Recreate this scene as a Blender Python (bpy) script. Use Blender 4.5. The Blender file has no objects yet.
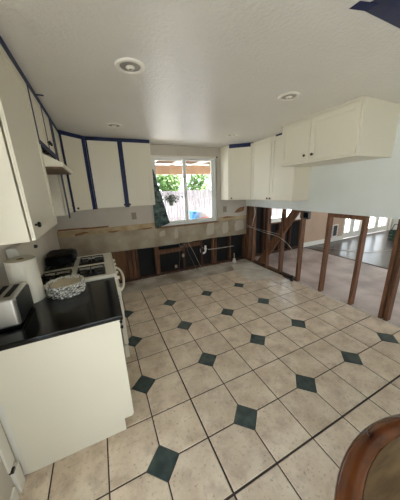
import bpy, bmesh, math, random
from mathutils import Vector, Matrix, noise
random.seed(7)
PI = math.pi
SC = bpy.context.scene
COL = SC.collection
T = 0.32                       # floor tile pitch in metres

# ------------------------------------------------------------------ camera
cd = bpy.data.cameras.new('camera')
cam = bpy.data.objects.new('camera', cd); COL.objects.link(cam)
RGT = Vector((0.90520473, -0.42342288, -0.03629689))
DWN = Vector((-0.1474716, -0.23286689, -0.96126226))
FWD = Vector((0.39856809, 0.87549191, -0.27323506))
m = Matrix.Identity(4)
for r in range(3):
    m[r][0] = RGT[r]; m[r][1] = -DWN[r]; m[r][2] = -FWD[r]
m.translation = Vector((-0.77415, -0.97893, 1.66344))
cam.matrix_world = m
cd.sensor_fit = 'HORIZONTAL'; cd.sensor_width = 36.0; cd.lens = 214.294 / 400 * 36.0
cd.clip_start = 0.02; cd.clip_end = 200
SC.camera = cam

# ------------------------------------------------------------------ sky, sun, exposure
w = bpy.data.worlds.new('sky'); SC.world = w; w.use_nodes = True
bg = w.node_tree.nodes['Background']
bg.inputs[0].default_value = (0.81, 0.92, 1.0, 1); bg.inputs[1].default_value = 1.0
sd = bpy.data.lights.new('sun', 'SUN'); sd.energy = 6.5; sd.angle = 0.02; sd.color = (1.0, 0.97, 0.93)
sun = bpy.data.objects.new('sun', sd); COL.objects.link(sun)
sun.rotation_euler = Vector((-0.62, 0.06, -0.78)).to_track_quat('-Z', 'Y').to_euler()
SC.view_settings.view_transform = 'Standard'; SC.view_settings.look = 'None'
SC.view_settings.gamma = 1.0; SC.view_settings.use_curve_mapping = False
SC.view_settings.exposure = 2.46
SC.cycles.max_bounces = 10; SC.cycles.diffuse_bounces = 6; SC.cycles.transparent_max_bounces = 16
SC.cycles.sample_clamp_indirect = 6.0

XL_ = -1.445
def portal(x, y, z, sx, sz, direction):
    l = bpy.data.lights.new('daylight_portal', 'AREA'); l.shape = 'RECTANGLE'; l.size = sx; l.size_y = sz
    l.cycles.is_portal = True
    o = bpy.data.objects.new('daylight_portal', l); COL.objects.link(o); o.location = (x, y, z)
    o.rotation_euler = Vector(direction).to_track_quat('-Z', 'Y').to_euler()
portal(0.84, 3.30, 1.60, 1.35, 1.3, (0, -1, 0))
portal(7.2, 3.30, 1.05, 3.0, 2.1, (0, -1, 0))
portal(3.45, 3.30, 1.5, 1.2, 1.4, (0, -1, 0))
portal(5.6, -2.75, 1.2, 4.6, 1.7, (0, 1, 0))
portal(XL_ - 0.18, -1.4, 1.1, 1.7, 2.0, (1, 0, 0))
portal(-0.7, -2.75, 1.2, 1.36, 1.8, (0, 1, 0))

# ------------------------------------------------------------------ materials
def lin(c):
    return tuple(((v / 255) / 12.92 if v / 255 <= 0.04045 else ((v / 255 + 0.055) / 1.055) ** 2.4) for v in c)
MATS = {}
def mat(name, rgb, rough=0.5, rgb2=None, scale=8.0, bump=0.0, bscale=60.0, metal=0.0, vary=0.0, detail=4.0,
        stretch=(1, 1, 1), spec=0.5, lo=0.35, hi=0.65, coat=0.0, bdist=0.01):
    M = bpy.data.materials.new(name); M.use_nodes = True
    nt = M.node_tree; N = nt.nodes; L = nt.links
    P = N['Principled BSDF']
    P.inputs['Roughness'].default_value = rough; P.inputs['Metallic'].default_value = metal
    P.inputs['Specular IOR Level'].default_value = spec
    P.inputs['Coat Weight'].default_value = coat; P.inputs['Coat Roughness'].default_value = 0.08
    tc = N.new('ShaderNodeTexCoord'); mp = N.new('ShaderNodeMapping'); mp.inputs['Scale'].default_value = stretch
    oi = N.new('ShaderNodeObjectInfo')
    ad = N.new('ShaderNodeVectorMath'); ad.operation = 'MULTIPLY_ADD'
    L.new(oi.outputs['Location'], ad.inputs[0]); ad.inputs[1].default_value = (1.7, 2.3, 0.9)
    L.new(tc.outputs['Object'], ad.inputs[2]); L.new(ad.outputs[0], mp.inputs['Vector'])
    col = None
    c1 = (*lin(rgb), 1)
    if rgb2:
        nz = N.new('ShaderNodeTexNoise'); nz.inputs['Scale'].default_value = scale; nz.inputs['Detail'].default_value = detail
        L.new(mp.outputs[0], nz.inputs['Vector'])
        cr = N.new('ShaderNodeValToRGB'); cr.color_ramp.elements[0].position = lo; cr.color_ramp.elements[1].position = hi
        cr.color_ramp.elements[0].color = c1; cr.color_ramp.elements[1].color = (*lin(rgb2), 1)
        L.new(nz.outputs[0], cr.inputs[0]); col = cr.outputs[0]
    if vary:
        hs = N.new('ShaderNodeHueSaturation')
        mr = N.new('ShaderNodeMapRange'); mr.inputs['To Min'].default_value = 1 - vary; mr.inputs['To Max'].default_value = 1 + vary
        L.new(oi.outputs['Random'], mr.inputs['Value']); L.new(mr.outputs[0], hs.inputs['Value'])
        if col: L.new(col, hs.inputs['Color'])
        else: hs.inputs['Color'].default_value = c1
        col = hs.outputs[0]
    if col: L.new(col, P.inputs['Base Color'])
    else: P.inputs['Base Color'].default_value = c1
    if bump:
        nb = N.new('ShaderNodeTexNoise'); nb.inputs['Scale'].default_value = bscale; nb.inputs['Detail'].default_value = 3
        L.new(mp.outputs[0], nb.inputs['Vector'])
        b = N.new('ShaderNodeBump'); b.inputs['Strength'].default_value = bump; b.inputs['Distance'].default_value = bdist
        L.new(nb.outputs[0], b.inputs['Height']); L.new(b.outputs[0], P.inputs['Normal'])
    MATS[name] = M
    return M
def glass(name, tint=(1, 1, 1), ior=1.3):
    M = bpy.data.materials.new(name); M.use_nodes = True
    nt = M.node_tree; N = nt.nodes; L = nt.links
    N.remove(N['Principled BSDF'])
    tr = N.new('ShaderNodeBsdfTransparent'); tr.inputs[0].default_value = (*tint, 1)
    gl = N.new('ShaderNodeBsdfGlossy'); gl.inputs['Roughness'].default_value = 0.02
    fr = N.new('ShaderNodeFresnel'); fr.inputs[0].default_value = ior
    mx = N.new('ShaderNodeMixShader')
    ge = N.new('ShaderNodeNewGeometry'); ml = N.new('ShaderNodeMath'); ml.operation = 'MULTIPLY_ADD'
    ml.inputs[1].default_value = -1.0; ml.inputs[2].default_value = 1.0; L.new(ge.outputs['Backfacing'], ml.inputs[0])
    m2 = N.new('ShaderNodeMath'); m2.operation = 'MULTIPLY'; L.new(fr.outputs[0], m2.inputs[0]); L.new(ml.outputs[0], m2.inputs[1])
    L.new(m2.outputs[0], mx.inputs[0]); L.new(tr.outputs[0], mx.inputs[1]); L.new(gl.outputs[0], mx.inputs[2])
    L.new(mx.outputs[0], N['Material Output'].inputs[0])
    MATS[name] = M

mat('cabinet', (224, 218, 199), 0.38, bump=0.05, bscale=220)
mat('cabinet_inside', (205, 195, 172), 0.5)
mat('wall', (200, 192, 180), 0.7, (192, 184, 172), 3, bump=0.10, bscale=90)
mat('wall_pale', (228, 232, 228), 0.6, (222, 226, 221), 2, bump=0.08, bscale=90)
mat('ceiling', (226, 223, 217), 0.30, (220, 217, 210), 1.5, bump=0.5, bscale=45, spec=0.9)
mat('gypsum', (146, 132, 112), 0.9, (176, 163, 142), 3.5, bump=0.1, bscale=50)
mat('plaster', (184, 174, 158), 0.85)
mat('kraft', (172, 148, 112), 0.9, (190, 172, 140), 9, bump=0.15, bscale=60)
mat('kraft_dark', (120, 84, 54), 0.9, (150, 112, 76), 14, bump=0.2, bscale=80)
mat('beige_wall', (186, 160, 138), 0.75, (178, 152, 130), 2)
mat('tile', (206, 187, 164), 0.32, (232, 219, 200), 5.5, bump=0.10, bscale=55, vary=0.05, detail=8, lo=0.3, hi=0.72, spec=0.5)
def pits(M, dark, scale, lo, hi):
    # small dark travertine pits over the tile colour
    nt = M.node_tree; N = nt.nodes; L = nt.links; P = N['Principled BSDF']
    src = P.inputs['Base Color'].links[0].from_socket
    mp = [n for n in N if n.type == 'MAPPING'][0]
    nz = N.new('ShaderNodeTexNoise'); nz.inputs['Scale'].default_value = scale; nz.inputs['Detail'].default_value = 5; nz.inputs['Roughness'].default_value = 0.65
    L.new(mp.outputs[0], nz.inputs['Vector'])
    mr = N.new('ShaderNodeMapRange'); mr.inputs['From Min'].default_value = lo; mr.inputs['From Max'].default_value = hi
    L.new(nz.outputs[0], mr.inputs['Value'])
    mx = N.new('ShaderNodeMix'); mx.data_type = 'RGBA'; mx.inputs[7].default_value = (*lin(dark), 1)
    L.new(mr.outputs[0], mx.inputs[0]); L.new(src, mx.inputs[6]); L.new(mx.outputs[2], P.inputs['Base Color'])
pits(MATS['tile'], (156, 130, 110), 7.0, 0.48, 0.92)
pits(MATS['tile'], (120, 98, 78), 48, 0.57, 0.78)
mat('green_tile', (44, 58, 58), 0.3, (72, 86, 84), 14, bump=0.08, bscale=40, vary=0.10, detail=6)
mat('grout', (44, 36, 30), 0.9, (70, 58, 48), 4)
mat('mortar', (146, 132, 116), 0.85, (210, 203, 192), 2.4, bump=0.25, bscale=24, detail=8)
mat('mortar_white', (196, 190, 178), 0.8, (224, 220, 212), 4, bump=0.2, bscale=24)
mat('concrete', (160, 146, 142), 0.5, (204, 192, 189), 2.2, bump=0.08, bscale=18, detail=7)
mat('laminate', (60, 46, 42), 0.27, (84, 68, 62), 5, vary=0.2, stretch=(0.25, 3, 1), spec=0.8)
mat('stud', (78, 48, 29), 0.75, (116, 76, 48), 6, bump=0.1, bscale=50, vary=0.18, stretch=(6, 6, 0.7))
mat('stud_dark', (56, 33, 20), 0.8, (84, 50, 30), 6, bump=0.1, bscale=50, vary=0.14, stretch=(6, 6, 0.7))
mat('plywood', (112, 80, 54), 0.85, (134, 98, 68), 4, stretch=(4, 4, 0.6))
mat('tar_paper', (16, 15, 15), 0.9, (26, 24, 22), 6)
mat('white_vinyl', (226, 226, 222), 0.35)
mat('white_paint', (226, 222, 212), 0.4)
mat('range_white', (224, 218, 202), 0.25)
mat('steel', (200, 198, 192), 0.42, metal=1.0, bump=0.03, bscale=200, stretch=(1, 60, 1))
mat('steel_dark_reflection', (70, 68, 64), 0.32, metal=0.7)  # steel with a dark reflection put into its colour
mat('knob_metal', (62, 58, 54), 0.3, metal=0.9)
mat('granite', (7, 7, 7), 0.12, (18, 18, 17), 90, detail=8, lo=0.45, hi=0.8, spec=0.35)
mat('iron', (14, 14, 14), 0.5)
mat('black_enamel', (18, 18, 17), 0.2)
mat('black_plastic', (5, 5, 5), 0.5, bump=0.15, bscale=30, spec=0.15)
mat('paper', (228, 222, 206), 0.95, bump=0.2, bscale=120)
mat('cardboard', (146, 118, 84), 0.9)
mat('foil', (225, 223, 216), 0.22, metal=1.0, bump=0.9, bscale=60, bdist=0.03)
mat('parchment', (196, 182, 154), 0.85, (206, 194, 170), 12)
mat('tape', (17, 29, 68), 0.6, (22, 36, 80), 12, bump=0.1, bscale=50)
mat('film', (14, 26, 64), 0.4, (20, 34, 78), 6, bump=0.3, bscale=14)
mat('table_rim', (66, 32, 16), 0.13, (104, 58, 28), 5, stretch=(1.2, 1.2, 6), coat=0.7, detail=6)
mat('table_top', (88, 70, 48), 0.33, (124, 102, 72), 7, bump=0.12, bscale=26, stretch=(1, 6, 1), detail=7)
mat('slab_green', (34, 52, 52), 0.25, (96, 118, 112), 12, detail=8, lo=0.4, hi=0.68)
mat('pvc', (232, 232, 226), 0.35)
mat('copper', (150, 84, 50), 0.35, metal=0.9)
mat('cable_white', (180, 172, 158), 0.5)
mat('cable_grey', (96, 92, 86), 0.5)
mat('box_grey', (70, 70, 72), 0.5, metal=0.3)
mat('outlet', (140, 131, 113), 0.4)
mat('dark_slot', (20, 18, 16), 0.6)
mat('hood_under', (120, 84, 48), 0.45, (98, 66, 37), 30)
mat('lens', (236, 232, 224), 0.4)
mat('recess_shade', (156, 152, 144), 0.5)  # grey of the shaded light recess, put into the colour
mat('fence', (120, 114, 116), 0.8, (98, 92, 96), 4, vary=0.12, stretch=(4, 4, 0.5))
mat('beam_tan', (172, 140, 114), 0.7, (160, 128, 102), 4)
mat('beam_white', (230, 226, 218), 0.6)
mat('patio_roof', (92, 68, 52), 0.8)
mat('leaf', (78, 108, 52), 0.6, (116, 148, 80), 3, vary=0.1)
mat('leaf_dark', (40, 52, 34), 0.6, (58, 72, 44), 3)
mat('bark', (96, 76, 58), 0.9)
mat('ground', (212, 209, 203), 0.9, (198, 196, 188), 0.7)
mat('blue_plastic', (52, 120, 176), 0.4)
mat('white_plastic', (150, 144, 144), 0.4)
mat('red_plastic', (176, 84, 78), 0.5)
mat('siding', (214, 204, 186), 0.8)
mat('green_crate', (30, 62, 46), 0.5)
mat('pot', (96, 92, 84), 0.7)
mat('dark_wood', (76, 50, 34), 0.6)
glass('glass')

# ------------------------------------------------------------------ mesh building
ORG = {}
class MB:
    def __init__(s): s.bm = bmesh.new(); s.smooth = False
    def poly(s, pts): return s.bm.faces.new([s.bm.verts.new(p) for p in pts])
    def prism(s, pts2, z0, z1, f=None):
        f = f or (lambda x, y, z: (x, y, z))
        a = [s.bm.verts.new(f(x, y, z0)) for x, y in pts2]; b = [s.bm.verts.new(f(x, y, z1)) for x, y in pts2]
        n = len(a)
        s.bm.faces.new(a[::-1]); s.bm.faces.new(b)
        for i in range(n): s.bm.faces.new((a[i], a[(i + 1) % n], b[(i + 1) % n], b[i]))
        return s
    def box(s, x0, x1, y0, y1, z0, z1, f=None, bev=0.0):
        f = f or (lambda x, y, z: (x, y, z))
        vs = [s.bm.verts.new(f(x, y, z)) for x in (x0, x1) for y in (y0, y1) for z in (z0, z1)]
        fs = [s.bm.faces.new([vs[i] for i in q]) for q in ((0, 1, 3, 2), (4, 6, 7, 5), (0, 4, 5, 1), (2, 3, 7, 6), (0, 2, 6, 4), (1, 5, 7, 3))]
        if bev:
            es = list({e for q in fs for e in q.edges})
            bmesh.ops.bevel(s.bm, geom=es, offset=bev, segments=2, affect='EDGES', profile=0.5)
        return s
    def tube(s, pts, r, seg=8, closed=False):
        pts = [Vector(p) for p in pts]; rings = []
        n = len(pts); up = None
        for i, p in enumerate(pts):
            a = pts[(i - 1) % n] if (i or closed) else p; b = pts[(i + 1) % n] if (i < n - 1 or closed) else p
            t = (b - a).normalized()
            if up is None: up = t.orthogonal().normalized()
            up = (up - t * up.dot(t))
            up = up.normalized() if up.length > 1e-6 else t.orthogonal().normalized()
            sd_ = t.cross(up)
            rr = r[i] if isinstance(r, (list, tuple)) else r
            rings.append([s.bm.verts.new(p + (up * math.cos(k * 2 * PI / seg) + sd_ * math.sin(k * 2 * PI / seg)) * rr) for k in range(seg)])
        for i in range(n if closed else n - 1):
            A, B = rings[i], rings[(i + 1) % n]
            for k in range(seg): s.bm.faces.new((A[k], A[(k + 1) % seg], B[(k + 1) % seg], B[k]))
        if not closed:
            s.bm.faces.new(rings[0][::-1]); s.bm.faces.new(rings[-1])
        return s
    def lathe(s, prof, c=(0, 0, 0), seg=24, sx=1, sy=1, axis='Z', wob=None, ring=False):
        rings = []
        for j, (r, z) in enumerate(prof):
            ring = []
            for k in range(seg):
                a = 2 * PI * k / seg; q = r
                if wob: q = r * (1 + wob(j, k))
                x, y = q * math.cos(a) * sx, q * math.sin(a) * sy
                p = (x, y, z) if axis == 'Z' else ((z, x, y) if axis == 'X' else (x, z, y))
                ring.append(s.bm.verts.new((p[0] + c[0], p[1] + c[1], p[2] + c[2])))
            rings.append(ring)
        for A, B in zip(rings, rings[1:] + (rings[:1] if ring else [])):
            for k in range(seg): s.bm.faces.new((A[k], A[(k + 1) % seg], B[(k + 1) % seg], B[k]))
        if not ring:
            s.bm.faces.new(rings[0][::-1]); s.bm.faces.new(rings[-1])
        return s
    def build(s, name, material, parent=None, smooth=False, bevel=0.0, origin=None):
        bm = s.bm
        if bevel:
            bm.normal_update()
            es = [e for e in bm.edges if len(e.link_faces) == 2 and e.calc_face_angle(0) > 0.6]
            bmesh.ops.bevel(bm, geom=es, offset=bevel, segments=2, affect='EDGES', profile=0.5)
        bmesh.ops.recalc_face_normals(bm, faces=bm.faces[:])
        if parent is not None: o_ = ORG[parent.name]
        elif origin is not None: o_ = Vector(origin)
        else:
            xs = [v.co for v in bm.verts]
            o_ = Vector(((min(v.x for v in xs) + max(v.x for v in xs)) / 2, (min(v.y for v in xs) + max(v.y for v in xs)) / 2, min(v.z for v in xs)))
        for v in bm.verts: v.co -= o_
        me = bpy.data.meshes.new(name); bm.to_mesh(me); bm.free()
        me.materials.append(MATS[material])
        if smooth:
            for p in me.polygons: p.use_smooth = True
            try: me.set_sharp_from_angle(angle=0.7)
            except Exception: pass
        o = bpy.data.objects.new(name, me); COL.objects.link(o)
        if parent is not None: o.parent = parent
        else: o.location = o_
        ORG[o.name] = o_.copy()
        return o
def tag(o, label=None, cat=None, group=None, kind=None):
    if label: o['label'] = label
    if cat: o['category'] = cat
    if group: o['group'] = group
    if kind: o['kind'] = kind
    return o
def thing(name, loc, label, cat, group=None):
    o = bpy.data.objects.new(name, None); COL.objects.link(o); o.location = loc; o.empty_display_size = 0.05
    ORG[o.name] = Vector(loc)
    return tag(o, label, cat, group)
def B(*a, **k): return MB().box(*a, **k)

# ================================================================== SETTING
# ---- floor: grout bed with tiles
XL, XR, YB, YF, ZC = -1.445, 2.24, 3.056, -2.6, 2.44
floor = B(XL - 0.1, XR + 0.02, YF - 0.1, YB + 0.12, -0.12, -0.004).build('floor', 'grout')
tag(floor, 'kitchen floor of beige stone tiles with dark grout and green diamond inserts', 'floor', kind='structure')
G = 0.0043; H = 0.335 * T
def clip(poly, ax, val, keep_gt):
    out = []
    for i in range(len(poly)):
        a, b = poly[i], poly[(i + 1) % len(poly)]
        ia = (a[ax] > val) == keep_gt; ib = (b[ax] > val) == keep_gt
        if ia: out.append(a)
        if ia != ib:
            t = (val - a[ax]) / (b[ax] - a[ax]); out.append((a[0] + (b[0] - a[0]) * t, a[1] + (b[1] - a[1]) * t))
    return out
def tile_mesh(poly, name, material, th=0.012, bev=0.004):
    cx = sum(p[0] for p in poly) / len(poly); cy = sum(p[1] for p in poly) / len(poly)
    n = len(poly)
    def inset(d):
        res = []
        for i in range(n):
            p0, p1, p2 = Vector(poly[i - 1]), Vector(poly[i]), Vector(poly[(i + 1) % n])
            d1 = (p1 - p0).normalized(); d2 = (p2 - p1).normalized()
            n1 = Vector((-d1.y, d1.x)); n2 = Vector((-d2.y, d2.x))
            k = 1 + n1.dot(n2)
            res.append(p1 + (n1 + n2) / max(k, 0.3) * d)
        return res
    q = inset(bev)
    bm = bmesh.new()
    a = [bm.verts.new((p[0], p[1], -th)) for p in poly]; b = [bm.verts.new((p[0], p[1], -0.0025)) for p in poly]; c = [bm.verts.new((p.x, p.y, 0)) for p in q]
    for i in range(n):
        j = (i + 1) % n
        bm.faces.new((a[i], a[j], b[j], b[i])); bm.faces.new((b[i], b[j], c[j], c[i]))
    bm.faces.new(c)
    me = bpy.data.meshes.new(name); bm.to_mesh(me); bm.free(); me.materials.append(MATS[material])
    return me
def cell_poly(i, j, g0=G):
    # local to the cell centre, counter-clockwise
    gl = 0.0058 if i == -1 else g0; gr = 0.0058 if i + 1 == -1 else g0
    gb = 0.0064 if j == -1 else g0; gt = 0.0064 if j + 1 == -1 else g0
    h = T / 2; x0, x1, y0, y1 = -h + gl, h - gr, -h + gb, h - gt
    sx = -1 if i % 2 == 0 else 1; sy = -1 if j % 2 == 0 else 1     # corner holding the diamond
    c = H + g0 * 0.9
    pts = []
    for (px, py, qx, qy) in ((x0, y0, -1, -1), (x1, y0, 1, -1), (x1, y1, 1, 1), (x0, y1, -1, 1)):
        if (qx, qy) == (sx, sy) and dia(i + (qx > 0), j + (qy > 0)):
            ex, ey = qx * h, qy * h
            A = (px, ey - qy * (c - abs(px - ex))); Bp = (ex - qx * (c - abs(py - ey)), py)
            pts += [A, Bp] if (qx * qy < 0) == (qx < 0) and False else ([A, Bp] if (qx, qy) in ((-1, -1), (1, 1)) else [Bp, A])
        else: pts.append((px, py))
    return pts
cache = {}
def dia(I, J): return J < 8 and not (I == 6 and J in (2, 4, 6))
def in_mortar(i, j): return j >= 8 or (i >= 5 and j >= 6)
for j in range(-8, 8):
    for i in range(-5, 7):
        if in_mortar(i, j): continue
        cx, cy = (i + 0.5) * T, (j + 0.5) * T
        if cx < -1.0 and 0.5 < cy < 1.6: continue
        key = (i % 2, j % 2, dia(i + i % 2, j + j % 2), i == -1, i == -2, j == -1, j == -2, i == -5)
        if key not in cache:
            pl = cell_poly(i, j)
            if i == -5: pl = clip(pl, 0, XL + 0.004 - cx, True)
            cache[key] = tile_mesh(pl, 'tile', 'tile')
        o = bpy.data.objects.new('tile', cache[key]); COL.objects.link(o); o.parent = floor
        o.location = Vector((cx, cy, random.uniform(-0.0006, 0.0006))) - ORG['floor']
dm = tile_mesh([(-H, 0), (0, -H), (H, 0), (0, H)], 'green_tile', 'green_tile')
for j in range(-8, 9, 2):
    for i in range(-4, 7, 2):
        if not dia(i, j): continue
        if i * T < -1.1 and 0.4 < j * T < 1.7: continue
        o = bpy.data.objects.new('green_tile', dm); COL.objects.link(o); o.parent = floor
        o.location = Vector((i * T, j * T, random.uniform(-0.0006, 0.0006))) - ORG['floor']
# bare mortar where base units stood (irregular slab)
def ragged(pts, amp, n=6):
    out = []
    for i in range(len(pts)):
        a, b = Vector(pts[i]), Vector(pts[(i + 1) % len(pts)])
        for k in range(n):
            p = a.lerp(b, k / n)
            if 0 < k: p += Vector((random.uniform(-amp, amp), random.uniform(-amp, amp)))
            out.append((p.x, p.y))
    return out
mo = MB().prism(ragged([(XL, 2.54), (-0.5, 2.54), (0.3, 2.54), (1.1, 2.54), (1.60, 2.54), (XR + 0.01, 2.54), (XR + 0.01, YB + 0.10), (XL, YB + 0.10)], 0.012), -0.01, -0.002).build('mortar_bed', 'mortar', floor)
mo['label'] = 'bare grey mortar strip where units were removed'
mo = MB().prism(ragged([(1.58, 1.90), (XR + 0.01, 1.90), (XR + 0.01, 2.80), (1.75, 2.86), (1.58, 2.54)], 0.014), -0.01, -0.001).build('mortar_patch', 'mortar_white', floor)
mo['label'] = 'whitish patch of bare mortar in the corner'

# ---- living room floors
lf = B(XR + 0.02, 8.75, YF - 0.1, YB + 0.12, -0.12, -0.010).build('floor_living', 'concrete')
tag(lf, 'bare purplish grey concrete floor of the room beyond the open studs', 'floor', kind='structure')
LX = 4.28
pw = 0.19; k = 0; y = YF
while y < YB - 0.02:
    xs = [LX, LX + 1.1 + (k * 0.83) % 1.6, 8.70]
    xs.insert(2, min(xs[1] + 1.55, 8.4))
    for a, b in zip(xs, xs[1:]):
        o = B(a + 0.001, b - 0.001, y + 0.001, min(y + pw, YB) - 0.001, -0.010, 0.002).build('plank', 'laminate', lf)
    y += pw; k += 1
o = B(LX - 0.03, LX, YF, YB - 0.0, -0.010, 0.003).build('edge_strip', 'dark_wood', lf)

# ---- ceiling
ce = B(XL - 0.1, 8.85, YF - 0.2, YB + 0.25, ZC, ZC + 0.14).build('ceiling', 'ceiling')
tag(ce, 'pale textured plaster ceiling with a soft sheen', 'ceiling', kind='structure')
ro = B(XL - 0.9, 9.4, YF - 1.6, YB + 0.5, ZC + 0.16, ZC + 0.34).build('roof', 'siding')  # unseen roof, its front eave added to keep sun out of the opening
tag(ro, 'flat roof slab above the house with an eave added to block sun, out of view', 'roof', kind='structure')

# ---- walls
b = MB()
for (ya, yb, za, zb) in ((-0.55, YB + 0.2, -0.12, ZC), (YF - 0.1, -2.25, -0.12, ZC), (-2.25, -0.55, -0.12, 0.10), (-2.25, -0.55, 2.10, ZC)): b.box(XL - 0.12, XL, ya, yb, za, zb)
wl = b.build('wall_left', 'wall')
tag(wl, 'light painted wall on the left behind the stove', 'wall', kind='structure')
# back wall: painted board down to a torn line, then bare board, then open studs
WX0, WX1, WZ0, WZ1 = 0.187, 1.490, 0.985, 2.235
b = MB()
y0, y1 = YB, YB + 0.013
b.box(XL, WX0, y0, y1, 1.085, ZC); b.box(WX1, XR + 0.10, y0, y1, 1.06, ZC)
b.box(WX0, WX1, y0, y1, WZ1, ZC)
wb = b.build('wall_back', 'wall')
tag(wb, 'back wall stripped to bare studs below the window with pale paint above', 'wall', kind='structure')
# torn kraft band
b = MB()
def band(xa, xb, zt, zb, n, amp, ya, yb, mb):
    top = []; bot = []
    for i in range(n + 1):
        x = xa + (xb - xa) * i / n
        top.append((x, zt(x) + random.uniform(-amp, amp) * (0 < i < n))); bot.append((x, zb(x) + random.uniform(-amp, amp) * (0 < i < n)))
    pts = top + bot[::-1]
    mb.prism([(p[0], p[1]) for p in pts], ya, yb, f=lambda x, z, y: (x, y, z))
band(XL, WX0 - 0.0, lambda x: 1.09, lambda x: 0.98, 14, 0.008, YB + 0.003, YB + 0.013, b)
band(WX1, XR + 0.1, lambda x: 1.07, lambda x: 0.98, 6, 0.006, YB + 0.002, YB + 0.013, b)
o = b.build('torn_paper_band', 'kraft', wb); o['label'] = 'tan strip of torn board paper'
b = MB()
def cutline(x): return 0.618 - 0.010 * math.sin(x * 3.1)
band(XL, XR + 0.1, lambda x: 0.985, cutline, 40, 0.006, YB + 0.001, YB + 0.013, b)
o = b.build('bare_board', 'gypsum', wb); o['label'] = 'dusty grey bare board with a rough cut lower edge'
for (xa, xb, za, zb) in ((1.24, 1.42, 0.70, 0.97), (1.62, 1.78, 0.69, 0.96), (1.95, 2.20, 0.72, 0.96), (0.22, 0.33, 0.80, 0.92), (0.52, 0.60, 0.72, 0.95), (-0.55, -0.48, 0.78, 0.86)):
    p = [(xa + random.uniform(0, .03), za), (xb - random.uniform(0, .03), za + .02), (xb, (za + zb) / 2), (xb - random.uniform(0, .04), zb), (xa + .02, zb - .02), (xa - .01, (za + zb) / 2)]
    MB().prism(ragged(p, 0.008, 3), YB - 0.001, YB + 0.004, f=lambda x, z, y: (x, y, z)).build('plaster_patch', 'plaster', wb)
for p in ([(1.93, 1.13), (2.00, 1.20), (2.10, 1.245), (2.20, 1.25), (2.18, 1.16), (2.05, 1.13)],
          [(-1.20, 1.02), (-1.05, 1.045), (-0.98, 1.03), (-1.08, 1.00), (-1.19, 0.985)],
          [(-0.72, 1.00), (-0.55, 1.015), (-0.46, 1.00), (-0.60, 0.98)],
          [(-0.2, 0.99), (0.06, 1.005), (0.1, 0.985), (-0.1, 0.975)],
          [(-1.43, 1.12), (-0.66, 1.11), (-0.68, 1.085), (-1.43, 1.09)],
          [(1.55, 1.05), (1.75, 1.07), (1.92, 1.05), (1.7, 1.03)]):
    MB().prism(ragged(p, 0.006, 3), YB - 0.0012, YB + 0.005, f=lambda x, z, y: (x, y, z)).build('torn_patch', 'kraft_dark', wb)
# inside of the exterior skin and the skin itself
LW0, LW1, LWZ0, LWZ1 = 2.95, 4.05, 0.80, 2.05           # living window
DX = [5.93, 6.93, 7.08, 8.52]                            # french door openings
def skin(ya, yb, mb, grow=0.0):
    xs0, xs1 = XL - 0.1, 8.8
    mb.box(xs0, WX0, ya, yb, -0.12, ZC + 0.1)
    mb.box(WX0, WX1, ya, yb, -0.12, WZ0); mb.box(WX0, WX1, ya, yb, WZ1, ZC + 0.1)
    mb.box(WX1, LW0, ya, yb, -0.12, ZC + 0.1)
    mb.box(LW0, LW1, ya, yb, -0.12, LWZ0); mb.box(LW0, LW1, ya, yb, LWZ1, ZC + 0.1)
    mb.box(LW1, DX[0], ya, yb, -0.12, ZC + 0.1)
    mb.box(DX[0], DX[1], ya, yb, 2.08, ZC + 0.1); mb.box(DX[1], DX[2], ya, yb, -0.12, ZC + 0.1)
    mb.box(DX[2], DX[3], ya, yb, 2.08, ZC + 0.1); mb.box(DX[3], xs1, ya, yb, -0.12, ZC + 0.1)
b = MB(); skin(3.160, 3.175, b); o = b.build('sheathing', 'tar_paper', wb); o['label'] = 'black building paper behind the studs'
b = MB(); skin(3.175, 3.23, b); o = b.build('siding', 'siding', wb)
def wstud(parent, x0, x1, z0, z1, material='stud', ya=3.070, yb=3.158):
    return B(x0, x1, ya, yb, z0, z1, bev=0.003).build('stud', material, parent)
for (x0, x1) in ((-1.43, -1.39), (-1.0, -0.96), (-0.43, -0.355), (-0.345, -0.29), (-0.275, -0.237), (0.095, 0.133), (0.140, 0.178), (0.690, 0.728), (1.095, 1.133),
                 (1.380, 1.418), (1.445, 1.483), (1.820, 1.858), (2.225, 2.263), (2.285, 2.323)):
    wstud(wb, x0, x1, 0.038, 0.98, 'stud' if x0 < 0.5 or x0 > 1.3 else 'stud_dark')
B(XL, XR + 0.1, 3.070, 3.158, -0.004, 0.038, bev=0.003).build('sole_plate', 'stud_dark', wb)
B(0.18, 0.69, 3.072, 3.11, 0.44, 0.53, bev=0.003).build('blocking', 'stud', wb)
B(0.73, 1.09, 3.075, 3.112, 0.50, 0.59, bev=0.003).build('blocking', 'stud', wb)
B(-0.95, -0.435, 3.145, 3.157, 0.04, 0.70).build('plywood_panel', 'plywood', wb)
# window jamb liner
b = MB()
b.box(WX0 - 0.012, WX0, YB, 3.235, WZ0, WZ1); b.box(WX1, WX1 + 0.012, YB, 3.235, WZ0, WZ1)
b.box(WX0 - 0.012, WX1 + 0.012, YB, 3.235, WZ1, WZ1 + 0.012)
b.build('window_reveal', 'wall_pale', wb)
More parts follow.
